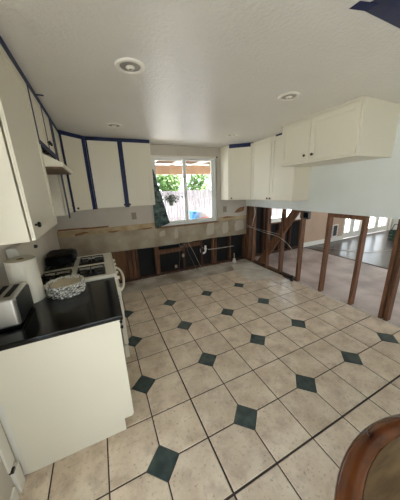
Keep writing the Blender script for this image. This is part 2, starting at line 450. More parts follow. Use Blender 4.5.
# right partition
wr = B(XR, XR + 0.115, -0.55, YB, 1.262, ZC).build('wall_right', 'wall_pale')
tag(wr, 'pale partition wall cut away below to open wooden studs', 'wall', kind='structure')
o = B(XR, XR + 0.115, YF, -0.55, -0.01, ZC).build('wall_section', 'wall_pale', wr)
SX0, SX1 = XR + 0.012, XR + 0.101
def pstud(y0, y1, z0=-0.004, z1=1.262, material='stud', lean=0.0):
    f = lambda x, y, z: (x, y + lean * (z - z0) / (z1 - z0), z)
    return B(SX0, SX1, y0, y1, z0, z1, f=f, bev=0.003).build('stud', material, wr)
for (ya, yb, lean) in ((2.945, 2.983, 0), (2.995, 3.033, 0), (2.790, 2.828, 0.012), (2.337, 2.375, 0), (1.952, 1.990, 0.0), (1.532, 1.570, -0.004), (1.072, 1.110, -0.010), (0.600, 0.638, -0.010), (0.224, 0.262, 0.0), (0.165, 0.203, -0.004)):
    pstud(ya, yb, lean=lean)
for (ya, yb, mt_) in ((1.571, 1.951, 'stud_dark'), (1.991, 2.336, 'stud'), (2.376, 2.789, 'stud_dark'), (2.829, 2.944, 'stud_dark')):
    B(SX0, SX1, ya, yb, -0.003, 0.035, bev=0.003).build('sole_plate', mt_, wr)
B(SX0, SX1, 0.630, 1.071, 1.205, 1.2605, bev=0.003).build('header', 'stud', wr)
# let-in diagonal brace (living-room edge of the studs)
b = MB(); b.prism([(1.63, 1.260), (1.80, 1.260), (2.68, 0.036), (2.49, 0.036)], SX1 - 0.045, SX1 - 0.002, f=lambda y, z, x: (x, y, z))
b.build('diagonal_brace', 'stud', wr)
o = B(XR - 0.012, XR + 0.004, -0.5, 1.93, -0.010, 0.004).build('floor_edge_strip', 'mortar_white', wr)
# other walls
b = MB()
for (xa, xb, za, zb) in ((XL, -1.38, -0.12, ZC), (-0.02, XR, -0.12, ZC), (-1.38, -0.02, 2.10, ZC), (-1.38, -0.02, -0.12, 0.30)):
    b.box(xa, xb, YF - 0.12, YF, za, zb)
wf = b.build('wall_front', 'wall'); tag(wf, 'kitchen wall behind the camera with a glazed opening added for daylight', 'wall', kind='structure')
b = MB()
for (xa, xb, za, zb) in ((2.355, 3.3, -0.12, ZC), (7.9, 8.7, -0.12, ZC), (3.3, 7.9, -0.12, 0.35), (3.3, 7.9, 2.05, ZC)): b.box(xa, xb, YF - 0.12, YF, za, zb)
o = b.build('wall_living_front', 'beige_wall'); tag(o, 'beige living room wall opposite the french doors', 'wall', kind='structure')
o = B(8.70, 8.82, YF - 0.12, YB + 0.2, -0.12, ZC).build('wall_living_right', 'wall_pale'); tag(o, 'pale far end wall of the room beyond the studs', 'wall', kind='structure')
# living-room lining of the exterior wall
b = MB()
ya, yb = YB, YB + 0.10
b.box(4.20, DX[0], ya, yb, -0.01, ZC)
b.box(DX[0], DX[1], ya, yb, 2.08, ZC); b.box(DX[1], DX[2], ya, yb, -0.01, ZC); b.box(DX[2], DX[3], ya, yb, 2.08, ZC); b.box(DX[3], 8.7, ya, yb, -0.01, ZC)
b.box(2.355, LW0, ya, yb, 1.262, ZC); b.box(LW1, 4.20, ya, yb, 1.262, ZC); b.box(LW0, LW1, ya, yb, LWZ1, ZC)
wlb = b.build('wall_living_back', 'beige_wall'); tag(wlb, 'beige wall with french doors beyond the open studs', 'wall', kind='structure')
for x in (2.40, 2.80, 2.905, 3.30, 3.70, 4.10, 4.155):
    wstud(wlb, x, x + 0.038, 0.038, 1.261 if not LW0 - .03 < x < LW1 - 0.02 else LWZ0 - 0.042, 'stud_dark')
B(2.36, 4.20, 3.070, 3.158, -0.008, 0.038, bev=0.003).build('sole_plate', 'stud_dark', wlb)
B(LW0, LW1, 3.070, 3.158, LWZ0 - 0.04, LWZ0 - 0.002, bev=0.003).build('rough_sill', 'stud', wlb)
o = B(4.20, DX[0] - 0.06, YB - 0.014, YB - 0.0005, 0.0, 0.13, bev=0.003).build('baseboard_living', 'white_paint'); tag(o, 'white baseboard along the beige wall beyond the studs', 'baseboard', kind='structure')

# ---- windows and doors
def sash(parent, x0, x1, z0, z1, y, fw=0.045, d=0.03, material='white_vinyl', pn='sash', top=None):
    top = top or fw
    b = MB()
    b.box(x0, x0 + fw, y, y + d, z0, z1); b.box(x1 - fw, x1, y, y + d, z0, z1)
    b.box(x0 + fw, x1 - fw, y, y + d, z0, z0 + fw); b.box(x0 + fw, x1 - fw, y, y + d, z1 - top, z1)
    s = b.build(pn, material, parent, bevel=0.003)
    B(x0 + fw, x1 - fw, y + d / 2 - 0.003, y + d / 2 + 0.003, z0 + fw, z1 - top).build('pane', 'glass', s)
    return s
def window(name, label, x0, x1, z0, z1, y):
    t = thing(name, ((x0 + x1) / 2, y, z0), label, 'window'); t['kind'] = 'structure'
    b = MB(); f = 0.04
    b.box(x0, x0 + f, y, y + 0.08, z0, z1); b.box(x1 - f, x1, y, y + 0.08, z0, z1)
    b.box(x0 + f, x1 - f, y, y + 0.08, z0, z0 + f); b.box(x0 + f, x1 - f, y, y + 0.08, z1 - 0.016, z1)
    b.build('window_frame', 'white_vinyl', t, bevel=0.004)
    mid = (x0 + x1) / 2 + 0.0
    sash(t, x0 + f, mid + 0.035, z0 + f, z1 - 0.016, y + 0.045, top=0.022)
    sash(t, mid - 0.045, x1 - f, z0 + f, z1 - 0.016, y + 0.010, top=0.022)
    return t
w1 = window('window_1', 'white sliding kitchen window above the stripped back wall', WX0, WX1, WZ0, WZ1, YB + 0.045)
B(WX0 - 0.02, WX1 + 0.03, YB - 0.028, YB + 0.045, WZ0 - 0.022, WZ0 - 0.001, bev=0.003).build('sill', 'kraft_dark', w1)
b = MB(); b.box(WX0 - 0.0, WX1 + 0.02, YB - 0.004, YB + 0.012, WZ1 + 0.0, WZ1 + 0.016); b.build('head_trim', 'white_paint', w1)
w2 = window('window_2', 'window above dark open studs, glimpsed through the diagonal brace', LW0, LW1, LWZ0, LWZ1, YB + 0.045)
B(LW0 - 0.02, LW1 + 0.02, YB - 0.02, YB + 0.045, LWZ0, LWZ0 + 0.025, bev=0.003).build('sill', 'white_paint', w2)
def french(name, label, x0, x1, hx):
    t = thing(name, ((x0 + x1) / 2, YB + 0.05, 0.0), label, 'door'); t['kind'] = 'structure'
    z0, z1, y = 0.01, 2.06, YB + 0.05
    st = 0.10
    b = MB()
    b.box(x0, x0 + st, y, y + 0.04, z0, z1); b.box(x1 - st, x1, y, y + 0.04, z0, z1)
    b.box(x0 + st, x1 - st, y, y + 0.04, z0, z0 + 0.17); b.box(x0 + st, x1 - st, y, y + 0.04, z1 - 0.11, z1)
    b.build('door_frame', 'white_paint', t, bevel=0.004)
    gx0, gx1, gz0, gz1 = x0 + st, x1 - st, z0 + 0.17, z1 - 0.11
    n = 5
    cx = (gx0 + gx1) / 2
    B(cx - 0.011, cx + 0.011, y + 0.006, y + 0.034, gz0, gz1).build('glazing_bar', 'white_paint', t)
    for i in range(1, n):
        z = gz0 + (gz1 - gz0) * i / n
        B(gx0, gx1, y + 0.007, y + 0.033, z - 0.011, z + 0.011).build('glazing_bar', 'white_paint', t)
    for i in range(n):
        za, zb = gz0 + (gz1 - gz0) * i / n, gz0 + (gz1 - gz0) * (i + 1) / n
        for a, c in ((gx0, cx), (cx, gx1)):
            B(a, c, y + 0.017, y + 0.022, za, zb).build('pane', 'glass', t)
    h = MB().tube([(hx, y - 0.001, 0.98), (hx, y - 0.05, 0.98), (hx + (0.09 if hx < cx else -0.09), y - 0.05, 0.98)], 0.009).build('door_handle', 'knob_metal', t)
    return t
mx1 = (DX[0] + DX[1]) / 2; mx2 = (DX[2] + DX[3]) / 2
french('door_1', 'narrow white glazed french door nearest the beige wall', DX[0] + 0.02, mx1 - 0.002, mx1 - 0.06)
french('door_2', 'narrow white glazed french door, second from the beige wall', mx1 + 0.002, DX[1] - 0.02, mx1 + 0.06)
french('door_3', 'wider white glazed french door, third from the beige wall', DX[2] + 0.02, mx2 - 0.002, mx2 - 0.06)
french('door_4', 'wider white glazed french door farthest from the beige wall', mx2 + 0.002, DX[3] - 0.02, mx2 + 0.06)
for i, (xa, xb) in enumerate(((DX[0], DX[1]), (DX[2], DX[3]))):
    b = MB()
    b.box(xa - 0.06, xa + 0.018, YB - 0.016, YB + 0.10, 0.0, 2.14); b.box(xb - 0.018, xb + 0.06, YB - 0.016, YB + 0.10, 0.0, 2.14); b.box(xa + 0.018, xb - 0.018, YB - 0.016, YB + 0.10, 2.062, 2.14)
    o = b.build('trim_%d' % (i + 2), 'white_paint'); tag(o, ('white casing around the pair of french doors next to the beige wall', 'white casing around the far pair of french doors')[i], 'trim', kind='structure')
t = thing('added_window_3', (-0.55, YF - 0.08, 0.30), 'assumed glazed opening behind the camera, added for daylight', 'window'); t['kind'] = 'structure'  # unseen opening added to light the near cabinet ends
sash(t, -1.38, -0.68, 0.30, 2.10, YF - 0.05, 0.05); sash(t, -0.72, -0.02, 0.30, 2.10, YF - 0.09, 0.05)
t = thing('added_window_5', (XL - 0.06, -1.4, 0.10), 'assumed glazed opening in the left wall beside the camera, added for daylight, out of view', 'window'); t['kind'] = 'structure'  # unseen opening added to brighten the right-hand cabinet fronts
for (ya, yb, xo) in ((-2.25, -1.38, 0.05), (-1.42, -0.55, 0.09)):
    b = MB()
    for (p0, p1, q0, q1) in ((ya, ya + .05, .10, 2.10), (yb - .05, yb, .10, 2.10), (ya + .05, yb - .05, .10, .15), (ya + .05, yb - .05, 2.05, 2.10)): b.box(XL - xo, XL - xo + 0.03, p0, p1, q0, q1)
    sh = b.build('sash', 'white_vinyl', t); B(XL - xo + 0.012, XL - xo + 0.018, ya + .05, yb - .05, .15, 2.05).build('pane', 'glass', sh)
t = thing('added_window_4', (5.6, YF - 0.08, 0.35), 'assumed wide front window added to light the room beyond the studs, out of view', 'window'); t['kind'] = 'structure'  # unseen glazing added to bring more light into the living room
for k in range(3): sash(t, 3.3 + k * 1.5333, 3.3 + (k + 1) * 1.5333, 0.35, 2.05, YF - 0.07, 0.05)
# casing and little plinth at the near left wall
t = thing('trim_1', (XL, 0.24, 0), 'white vertical casing strip beside the base cabinet end panel', 'trim'); t['kind'] = 'structure'
B(XL + 0.0005, XL + 0.012, 0.215, 0.288, 0.19, 1.42, bev=0.003).build('casing', 'white_paint', t)
B(XL + 0.0005, XL + 0.024, 0.225, 0.290, 0.0, 0.165, bev=0.004).build('plinth_block', 'white_paint', t)
B(XL + 0.0005, XL + 0.022, 0.222, 0.25, 0.170, 0.186).build('dark_strip', 'knob_metal', t)  # dark piece filling the slit between casing and plinth block
o = B(XL + 0.0005, XL + 0.014, -0.50, 0.21, 0.0, 0.09, bev=0.003).build('baseboard_left', 'white_paint'); tag(o, 'white baseboard on the near left wall', 'baseboard', kind='structure')

# ================================================================== CABINETS
def frame(p0, p1):
    p0 = Vector((p0[0], p0[1])); p1 = Vector((p1[0], p1[1])); d = (p1 - p0).normalized(); n = Vector((d.y, -d.x))
    L = (p1 - p0).length
    return (lambda x, y, z: (p0.x + d.x * x + n.x * y, p0.y + d.y * x + n.y * y, z)), L
def door(parent, f, x0, x1, z0, z1, knob=None, name='door', material='cabinet', stile=0.058, slab=False):
    b = MB()
    b.box(x0, x1, -0.018, -0.008, z0, z1, f=f)
    if slab: b.box(x0, x1, -0.008, 0.0, z0, z1, f=f)
    else:
        b.box(x0, x0 + stile, -0.008, 0, z0, z1, f=f); b.box(x1 - stile, x1, -0.008, 0, z0, z1, f=f)
        b.box(x0 + stile, x1 - stile, -0.008, 0, z0, z0 + stile, f=f); b.box(x0 + stile, x1 - stile, -0.008, 0, z1 - stile, z1, f=f)
    d = b.build(name, material, parent, bevel=0.0012)
    if knob:
        kx, kz = knob
        c = Vector(f(kx, 0, kz)); n = (Vector(f(kx, 1, kz)) - c)
        MB().tube([c + n * 0.0003, c + n * 0.010, c + n * 0.014, c + n * 0.022, c + n * 0.027], [0.006, 0.006, 0.014, 0.016, 0.010], seg=14).build('knob', 'knob_metal', d, smooth=True)
    return d
def tape(parent, f, x0, x1, z0, z1, y=0.001):
    b = MB(); b.box(x0, x1, y, y + 0.0015, z0, z1, f=f)
    o = b.build('masking_tape', 'tape', parent); o['label'] = 'navy blue masking tape'
    return o
ZD0, ZD1 = 1.437, 2.402
def cabinet(name, label, poly, z0, z1, base):
    t = thing(name, base, label, 'cabinet', 'cream wall cabinets')
    MB().prism(poly, z0, z1).build('body', 'cabinet', t, bevel=0.002)
    return t
XF = -1.095; XBD = XF - 0.026
f, L = frame((XF, 0.374), (XF, 1.088))
c = cabinet('wall_cabinet', 'tall cream wall cabinet nearest on the left, above the toaster', [(XL + 0.001, 0.374), (XBD, 0.374), (XBD, 1.088), (XL + 0.001, 1.088)], 1.432, 2.438, (-1.27, 0.73, 1.432))
door(c, f, 0.002, L - 0.003, ZD0, ZD1, knob=(0.05, ZD0 + 0.075))
tape(c, f, 0.0, L, 2.388, 2.438); tape(c, f, L - 0.045, L, 2.02, 2.388)
f, L = frame((XF, 1.09), (XF, 1.848))
c = cabinet('wall_cabinet', 'short cream double door wall cabinet above the range hood', [(XL + 0.001, 1.09), (XBD, 1.09), (XBD, 1.848), (XL + 0.001, 1.848)], 2.03, 2.438, (-1.27, 1.47, 2.03))
door(c, f, 0.008, L / 2 - 0.006, 2.035, ZD1, knob=(L / 2 - 0.04, 2.10)); door(c, f, L / 2 + 0.006, L - 0.008, 2.035, ZD1, knob=(L / 2 + 0.04, 2.10))
tape(c, f, 0.0, L, 2.388, 2.438); tape(c, f, 0.0, L, 2.012, 2.058, y=0.001); tape(c, f, L / 2 - 0.02, L / 2 + 0.02, 2.058, 2.388); tape(c, f, L - 0.05, L, 2.058, 2.388)
f, L = frame((XF, 1.85), (XF, 2.440))
c = cabinet('wall_cabinet', 'cream wall cabinet between the range hood and the left corner cabinet', [(XL + 0.001, 1.85), (XBD, 1.85), (XBD, 2.440), (XL + 0.001, 2.440)], 1.432, 2.438, (-1.27, 2.14, 1.432))
door(c, f, 0.008, L - 0.008, ZD0, ZD1, knob=(L - 0.05, ZD0 + 0.075))
tape(c, f, 0.0, L, 2.388, 2.438); tape(c, f, 0.0, 0.15, 1.395, 2.404)
f, L = frame((XF - 0.0, 2.442), (-0.812, 2.726))
c = cabinet('corner_wall_cabinet', 'diagonal cream corner wall cabinet on the left, edged in blue tape', [(XL + 0.001, 2.442), (XBD, 2.442), (-0.812, 2.7475), (-0.812, YB - 0.001), (XL + 0.001, YB - 0.001)], 1.432, 2.438, (-1.2, 2.8, 1.432))
door(c, f, 0.022, L - 0.014, ZD0, ZD1, knob=(0.07, ZD0 + 0.03))
tape(c, f, 0.0, L, 2.388, 2.438); tape(c, f, 0.0, 0.034, 1.42, 2.404); tape(c, f, L - 0.065, L - 0.004, 1.425, 2.404)
f, L = frame((-0.810, 2.726), (0.112, 2.726))
c = cabinet('wall_cabinet', 'cream double door wall cabinet with blue taped joints left of the window', [(-0.810, 2.7465), (0.112, 2.7465), (0.112, YB - 0.001), (-0.810, YB - 0.001)], 1.432, 2.438, (-0.35, 2.9, 1.432))
door(c, f, 0.003, L / 2 - 0.004, ZD0, ZD1, knob=(L / 2 - 0.04, ZD0 + 0.03)); door(c, f, L / 2 + 0.004, L - 0.003, ZD0, ZD1, knob=(L / 2 + 0.04, ZD0 + 0.03))
tape(c, f, 0.0, L - 0.01, 2.388, 2.438); tape(c, f, L / 2 - 0.034, L / 2 + 0.034, 1.425, 2.404); tape(c, f, 0.0, 0.02, 1.425, 2.404)
f, L = frame((1.585, 2.726), (1.900, 2.462))
c = cabinet('corner_wall_cabinet', 'diagonal cream corner wall cabinet right of the window', [(1.585, YB - 0.001), (1.585, 2.7535), (1.916, 2.476), (XR - 0.001, 2.462), (XR - 0.001, YB - 0.001)], 1.432, 2.438, (1.95, 2.8, 1.432))
door(c, f, 0.016, L - 0.012, ZD0, ZD1, knob=(0.05, ZD0 + 0.03))
tape(c, f, 0.0, L - 0.02, 2.372, 2.438); tape(c, f, 0.02, L + 0.06, 2.423, 2.438, y=0.003)
f, L = frame((1.900, 2.460), (1.900, 1.447))
c = cabinet('wall_cabinet', 'tall cream double door wall cabinet between the right corner and the short cabinet', [(1.9205, 2.460), (1.9205, 1.447), (XR - 0.001, 1.447), (XR - 0.001, 2.460)], 1.432, 2.438, (2.07, 1.95, 1.432))
door(c, f, 0.003, L / 2 - 0.004, ZD0, ZD1 + 0.02, knob=(L / 2 - 0.035, ZD0 + 0.03)); door(c, f, L / 2 + 0.004, L - 0.003, ZD0, ZD1 + 0.02, knob=(L / 2 + 0.035, ZD0 + 0.03))
tape(c, f, L - 0.42, L - 0.1, 2.41, 2.436)
f, L = frame((1.600, 1.445), (1.600, 0.440))
c = cabinet('wall_cabinet', 'short deep cream double door cabinet high on the right over the empty fridge bay', [(1.6205, 1.445), (1.6205, 0.440), (XR - 0.001, 0.440), (XR - 0.001, 1.445)], 1.925, 2.438, (1.92, 0.94, 1.925))
door(c, f, 0.010, 0.452, 1.948, 2.406, knob=(0.405, 2.01)); door(c, f, 0.460, L - 0.014, 1.948, 2.406, knob=(0.51, 2.01))
b = MB(); b.box(0, L, -0.0, 0.008, 2.416, 2.438, f=f); b.build('top_trim', 'cabinet', c)

# range hood
t = thing('range_hood', (-1.2, 1.47, 1.865), 'cream under-cabinet range hood with a brown underside above the stove', 'range hood')
ya, yb = 1.094, 1.845
MB().prism([(XL + 0.001, 1.872), (-0.975, 1.872), (-0.970, 1.895), (-1.105, 1.968), (-1.105, 2.028), (XL + 0.001, 2.028)], ya, yb, f=lambda x, z, y: (x, y, z)).build('body', 'cabinet', t, bevel=0.002)
B(XL + 0.03, -0.99, ya + 0.012, yb - 0.012, 1.866, 1.8715).build('filter_panel', 'hood_under', t)
B(-1.1045, -1.101, ya + 0.02, yb - 0.02, 1.975, 2.026).build('control_strip', 'black_enamel', t)
for y in (1.25, 1.33): MB().lathe([(0.012, 0), (0.012, 0.012), (0.008, 0.016)], (-1.101, y, 2.0), 12, axis='X').build('switch', 'knob_metal', t)

# base cabinet + worktop
t = thing('base_cabinet', (-1.1, 0.66, 0), 'cream base cabinet with plain end panel under the black worktop', 'cabinet')
y0, y1 = 0.31, 0.992
b = MB(); b.prism([(XL + 0.001, 0.002), (-0.828, 0.002), (-0.828, 0.105), (-0.782, 0.105), (-0.782, 0.897), (XL + 0.001, 0.897)], y0 + 0.018, y1, f=lambda x, z, y: (x, y, z)); b.build('body', 'cabinet', t, bevel=0.0015)
b = MB(); b.prism([(XL + 0.03, 0.002), (-0.828, 0.002), (-0.828, 0.105), (-0.772, 0.105), (-0.762, 0.125), (-0.762, 0.897), (XL + 0.03, 0.897)], y0, y0 + 0.018, f=lambda x, z, y: (x, y, z)); b.build('end_panel', 'cabinet', t, bevel=0.0015)
b = MB(); b.box(XL + 0.001, XL + 0.03, y0 + 0.004, y0 + 0.018, 0.002, 0.897); b.build('filler_strip', 'white_paint', t)
f, L = frame((-0.764, 0.33), (-0.764, 0.992))
door(t, f, 0.003, L / 2 - 0.004, 0.125, 0.69, knob=(L / 2 - 0.04, 0.64)); door(t, f, L / 2 + 0.004, L - 0.003, 0.125, 0.69, knob=(L / 2 + 0.04, 0.64))
door(t, f, 0.003, L / 2 - 0.004, 0.70, 0.885, knob=(L / 4, 0.79), name='drawer', slab=True); door(t, f, L / 2 + 0.004, L - 0.003, 0.70, 0.885, knob=(L * .75, 0.79), name='drawer', slab=True)
o = B(XL + 0.0015, -0.738, 0.296, 0.994, 0.898, 0.928, bev=0.006).build('worktop', 'granite')
tag(o, 'polished black granite worktop between the near wall and the stove', 'countertop')

# ================================================================== RANGE
RY0, RY1 = 1.042, 1.806
t = thing('gas_range', (-1.08, 1.424, 0), 'cream white freestanding gas stove beside the black worktop', 'stove')
B(-1.425, -0.752, RY0, RY1, 0.02, 0.888, bev=0.004).build('body', 'range_white', t)
# cooktop with four wells
b = MB()
wx = [(-1.345, -1.095), (-1.055, -0.805)]; wy = [(1.10, 1.385), (1.465, 1.75)]
xs = [-1.425, wx[0][0], wx[0][1], wx[1][0], wx[1][1], -0.722]; ys = [RY0, wy[0][0], wy[0][1], wy[1][0], wy[1][1], RY1]
for i in range(5):
    for j in range(5):
        if i in (1, 3) and j in (1, 3): continue
        b.box(xs[i], xs[i + 1], ys[j], ys[j + 1], 0.888, 0.922)
bmesh.ops.remove_doubles(b.bm, verts=b.bm.verts[:], dist=1e-5)
b.build('cooktop', 'range_white', t)
b = MB().tube([(-1.42, RY0 + 0.006, 0.920), (-0.732, RY0 + 0.006, 0.920), (-0.724, RY0 + 0.014, 0.920), (-0.724, RY1 - 0.014, 0.920), (-0.732, RY1 - 0.006, 0.920), (-1.42, RY1 - 0.006, 0.920)], 0.008, 8)
b.build('cooktop_rim', 'range_white', t, smooth=True)
for (xa, xb) in wx:
    for (ya, yb) in wy:
        cx, cy = (xa + xb) / 2, (ya + yb) / 2
        B(xa, xb, ya, yb, 0.8885, 0.896).build('burner_well', 'black_enamel', t)
        bu = MB().lathe([(0.052, 0.896), (0.052, 0.908), (0.040, 0.912), (0.040, 0.922), (0.034, 0.925)], (cx, cy, 0), 20).build('burner', 'iron', t, smooth=True)
        b = MB(); r = 0.006; zt = 0.940
        b.tube([(xa + 0.012, ya + 0.012, zt - .012), (xb - 0.012, ya + 0.012, zt - .012), (xb - 0.012, yb - 0.012, zt - .012), (xa + 0.012, yb - 0.012, zt - .012)], r, 6, closed=True)
        for k in range(4):
            a = PI / 4 + k * PI / 2
            ex, ey = math.cos(k * PI / 2), math.sin(k * PI / 2)
            hx = (xb - xa) / 2 - 0.012; hy = (yb - ya) / 2 - 0.012
            b.tube([(cx + ex * hx, cy + ey * hy, zt - .012), (cx + ex * hx * .8, cy + ey * hy * .8, zt), (cx + ex * 0.03, cy + ey * 0.03, zt)], r, 6)
            sx_, sy_ = (1 if k in (0, 3) else -1), (1 if k in (0, 1) else -1)
            b.tube([(cx + sx_ * hx, cy + sy_ * hy, 0.8965), (cx + sx_ * hx, cy + sy_ * hy, zt - .012)], r, 6)
        b.build('grate', 'iron', t)
# front: control fascia with dials, oven door, drawer
B(-0.752, -0.722, RY0, RY1, 0.80, 0.888, bev=0.006).build('control_panel', 'range_white', t)
for k in range(5):
    y = RY0 + 0.10 + k * (RY1 - RY0 - 0.2) / 4
    MB().lathe([(0.022, 0), (0.022, 0.006), (0.017, 0.010), (0.015, 0.028), (0.011, 0.031)], (-0.7215, y, 0.85), 16, axis='X').build('dial', 'range_white', t, smooth=True)
od = B(-0.744, -0.700, RY0 + 0.002, RY1 - 0.002, 0.185, 0.792, bev=0.006).build('oven_door', 'range_white', t)
B(-0.7002, -0.698, RY0 + 0.14, RY1 - 0.14, 0.33, 0.62).build('oven_window', 'black_enamel', od)
for k in range(7):
    z = 0.70 - k * 0.030
    B(-0.738, -0.722, RY0 + 0.0008, RY0 + 0.0022, z, z + 0.012, f=lambda x, y, z: (x, y, z - (x + 0.722) * 0.6)).build('vent_slot', 'dark_slot', od)
pts = []
for k in range(15):
    s = k / 14; a = math.sin(PI * s) ** 0.45
    pts.append((-0.702 + 0.058 * a, RY0 + 0.05 + (RY1 - RY0 - 0.10) * s, 0.735 + 0.02 * a))
MB().tube(pts, 0.013, 10).build('handle', 'range_white', od, smooth=True)
B(-0.748, -0.706, RY0 + 0.002, RY1 - 0.002, 0.03, 0.172, bev=0.006).build('storage_drawer', 'range_white', t)
# back guard
bgd = MB().prism([(-1.443, 0.9225), (-1.350, 0.9225), (-1.372, 1.235), (-1.385, 1.255), (-1.443, 1.255)], RY0 + 0.002, RY1 - 0.002, f=lambda x, z, y: (x, y, z)).build('back_guard', 'range_white', t, bevel=0.006)
MB().lathe([(0.017, 0), (0.017, 0.008), (0.013, 0.022), (0.010, 0.024)], (-1.3675, RY0 + 0.40, 1.175), 14, axis='X').build('timer_knob', 'dark_slot', bgd, smooth=True)

t.location.y = 1.3985; t.scale = (1, 1.05, 1.0276)          # cooktop level with the worktop
# ================================================================== COUNTER THINGS
t = thing('toaster', (-1.37, 0.635, 0.905), 'brushed silver toaster with a dark reflection coloured into its side at the near end of the worktop', 'toaster')
tx0, tx1, ty0, ty1 = -1.438, -1.296, 0.492, 0.775
B(tx0, tx1, ty0, ty1, 0.917, 1.092, bev=0.018).build('body', 'steel', t, smooth=True).modifiers.new('weighted_normals', 'WEIGHTED_NORMAL')
B(tx0 + 0.008, tx1 - 0.008, ty0 + 0.01, ty1 - 0.01, 0.9055, 0.919, bev=0.003).build('base', 'black_plastic', t)
MB().prism([(ty0 + 0.022, 0.922), (ty1 - 0.012, 0.922), (ty1 - 0.012, 1.065), (ty1 - 0.03, 1.080), (ty0 + 0.04, 1.080), (ty0 + 0.022, 1.062)], tx1 - 0.004, tx1 + 0.004, f=lambda y, z, x: (x, y, z)).build('side_panel', 'steel_dark_reflection', t, bevel=0.002)  # steel side darkened in colour as if mirroring dark surroundings
for x in (-1.410, -1.355):
    B(x, x + 0.030, ty0 + 0.045, ty1 - 0.045, 1.0915, 1.0935).build('slot', 'dark_slot', t)
lv = B(-1.385, -1.350, ty1 + 0.0005, ty1 + 0.009, 1.03, 1.045, bev=0.003).build('lever', 'black_plastic', t)

t.location += Vector((0.016, -0.050, 0.0232))
cx, cy = -1.338, 0.885
t = thing('paper_towel_roll', (cx, cy, 0.905), 'white paper towel roll standing between the toaster and the stove', 'paper towel')
pr_ = [(0.030, 0.9055), (0.086, 0.9055), (0.088, 0.915), (0.0885, 1.212), (0.087, 1.218), (0.024, 1.220), (0.0215, 1.217), (0.0215, 0.93)]
MB().lathe(pr_, (cx, cy, 0), 40).build('roll', 'paper', t, smooth=True)
MB().lathe([(0.0212, 0.94), (0.0212, 1.222), (0.0185, 1.222), (0.0185, 0.94)], (cx, cy, 0), 24, ring=True).build('core', 'cardboard', t, smooth=True)
a0 = 0.9
o = MB()
pts = []
for k in range(7):
    a = a0 + k * 0.06; rr = 0.0892 + 0.0016 * k
    pts.append((cx + rr * math.cos(a), cy + rr * math.sin(a)))
pin = [(cx + 0.0889 * math.cos(a0 + k * 0.06), cy + 0.0889 * math.sin(a0 + k * 0.06)) for k in range(7)]
o.prism(pts + pin[::-1], 0.908, 1.216); o.build('loose_sheet', 'paper', t)

t.location += Vector((0.017, -0.050, 0.0232))
FX, FY = -1.105, 0.885
t = thing('foil_dish', (FX, FY, 0.905), 'crinkled aluminium foil dish holding a pale round top on the worktop', 'foil dish')
rnd = random.Random(3)
W = [[rnd.uniform(-1, 1) for _ in range(64)] for _ in range(20)]
prof = [(0.122, 0.906), (0.130, 0.914), (0.132, 0.924), (0.133, 0.934), (0.134, 0.944), (0.135, 0.954), (0.135, 0.964), (0.136, 0.974), (0.137, 0.984), (0.138, 0.993), (0.134, 0.999), (0.124, 0.998), (0.117, 0.990), (0.112, 0.980)]
b = MB().lathe(prof, (FX, FY, 0), 64, sy=0.98, wob=lambda j, k: 0.035 * W[j][k] if 0 < j < 13 else 0.0)
for v in b.bm.verts:
    if v.co.z > 0.912: v.co.z += rnd.uniform(-0.0045, 0.0045)
b.build('foil_wall', 'foil', t)
MB().lathe([(0.100, 0.972), (0.108, 0.982), (0.10, 0.988), (0.001, 0.989)], (FX, FY, 0), 40, sy=0.98).build('paper_lining', 'parchment', t)

t.location += Vector((0.017, -0.050, 0.0232)); t.scale = (0.94, 0.96, 1.04)
# black bundle on the rear burners
b = MB(); bmesh.ops.create_grid(b.bm, x_segments=1, y_segments=1, size=0.001); b.bm.clear()
bmesh.ops.create_cube(b.bm, size=1)
bmesh.ops.subdivide_edges(b.bm, edges=b.bm.edges[:], cuts=11, use_grid_fill=True)
for v in b.bm.verts:
    p = v.co.copy()
    n4 = (abs(p.x * 2) ** 6 + abs(p.y * 2) ** 6 + abs(p.z * 2) ** 6) ** (1 / 6)
    p = p / n4 * 1.0 if n4 > 0 else p
    d = noise.noise(p * 4.0) * 0.10 + noise.noise(p * 9.0) * 0.05
    p *= 1 + d
    top = max(0, p.z)
    v.co = Vector((-1.200 + p.x * 0.27 * (1 - 0.2 * top), 1.585 + p.y * 0.30 * (1 - 0.15 * top), 0.0))
    v.co.z = 1.0 + p.z * 0.10 + 0.02 * (p.y)
zm = min(v.co.z for v in b.bm.verts)
for v in b.bm.verts: v.co.z += 0.9745 - zm
o = b.build('black_bag', 'black_plastic', smooth=True); tag(o, 'crumpled black bag heaped on the rear stove burners', 'bag')

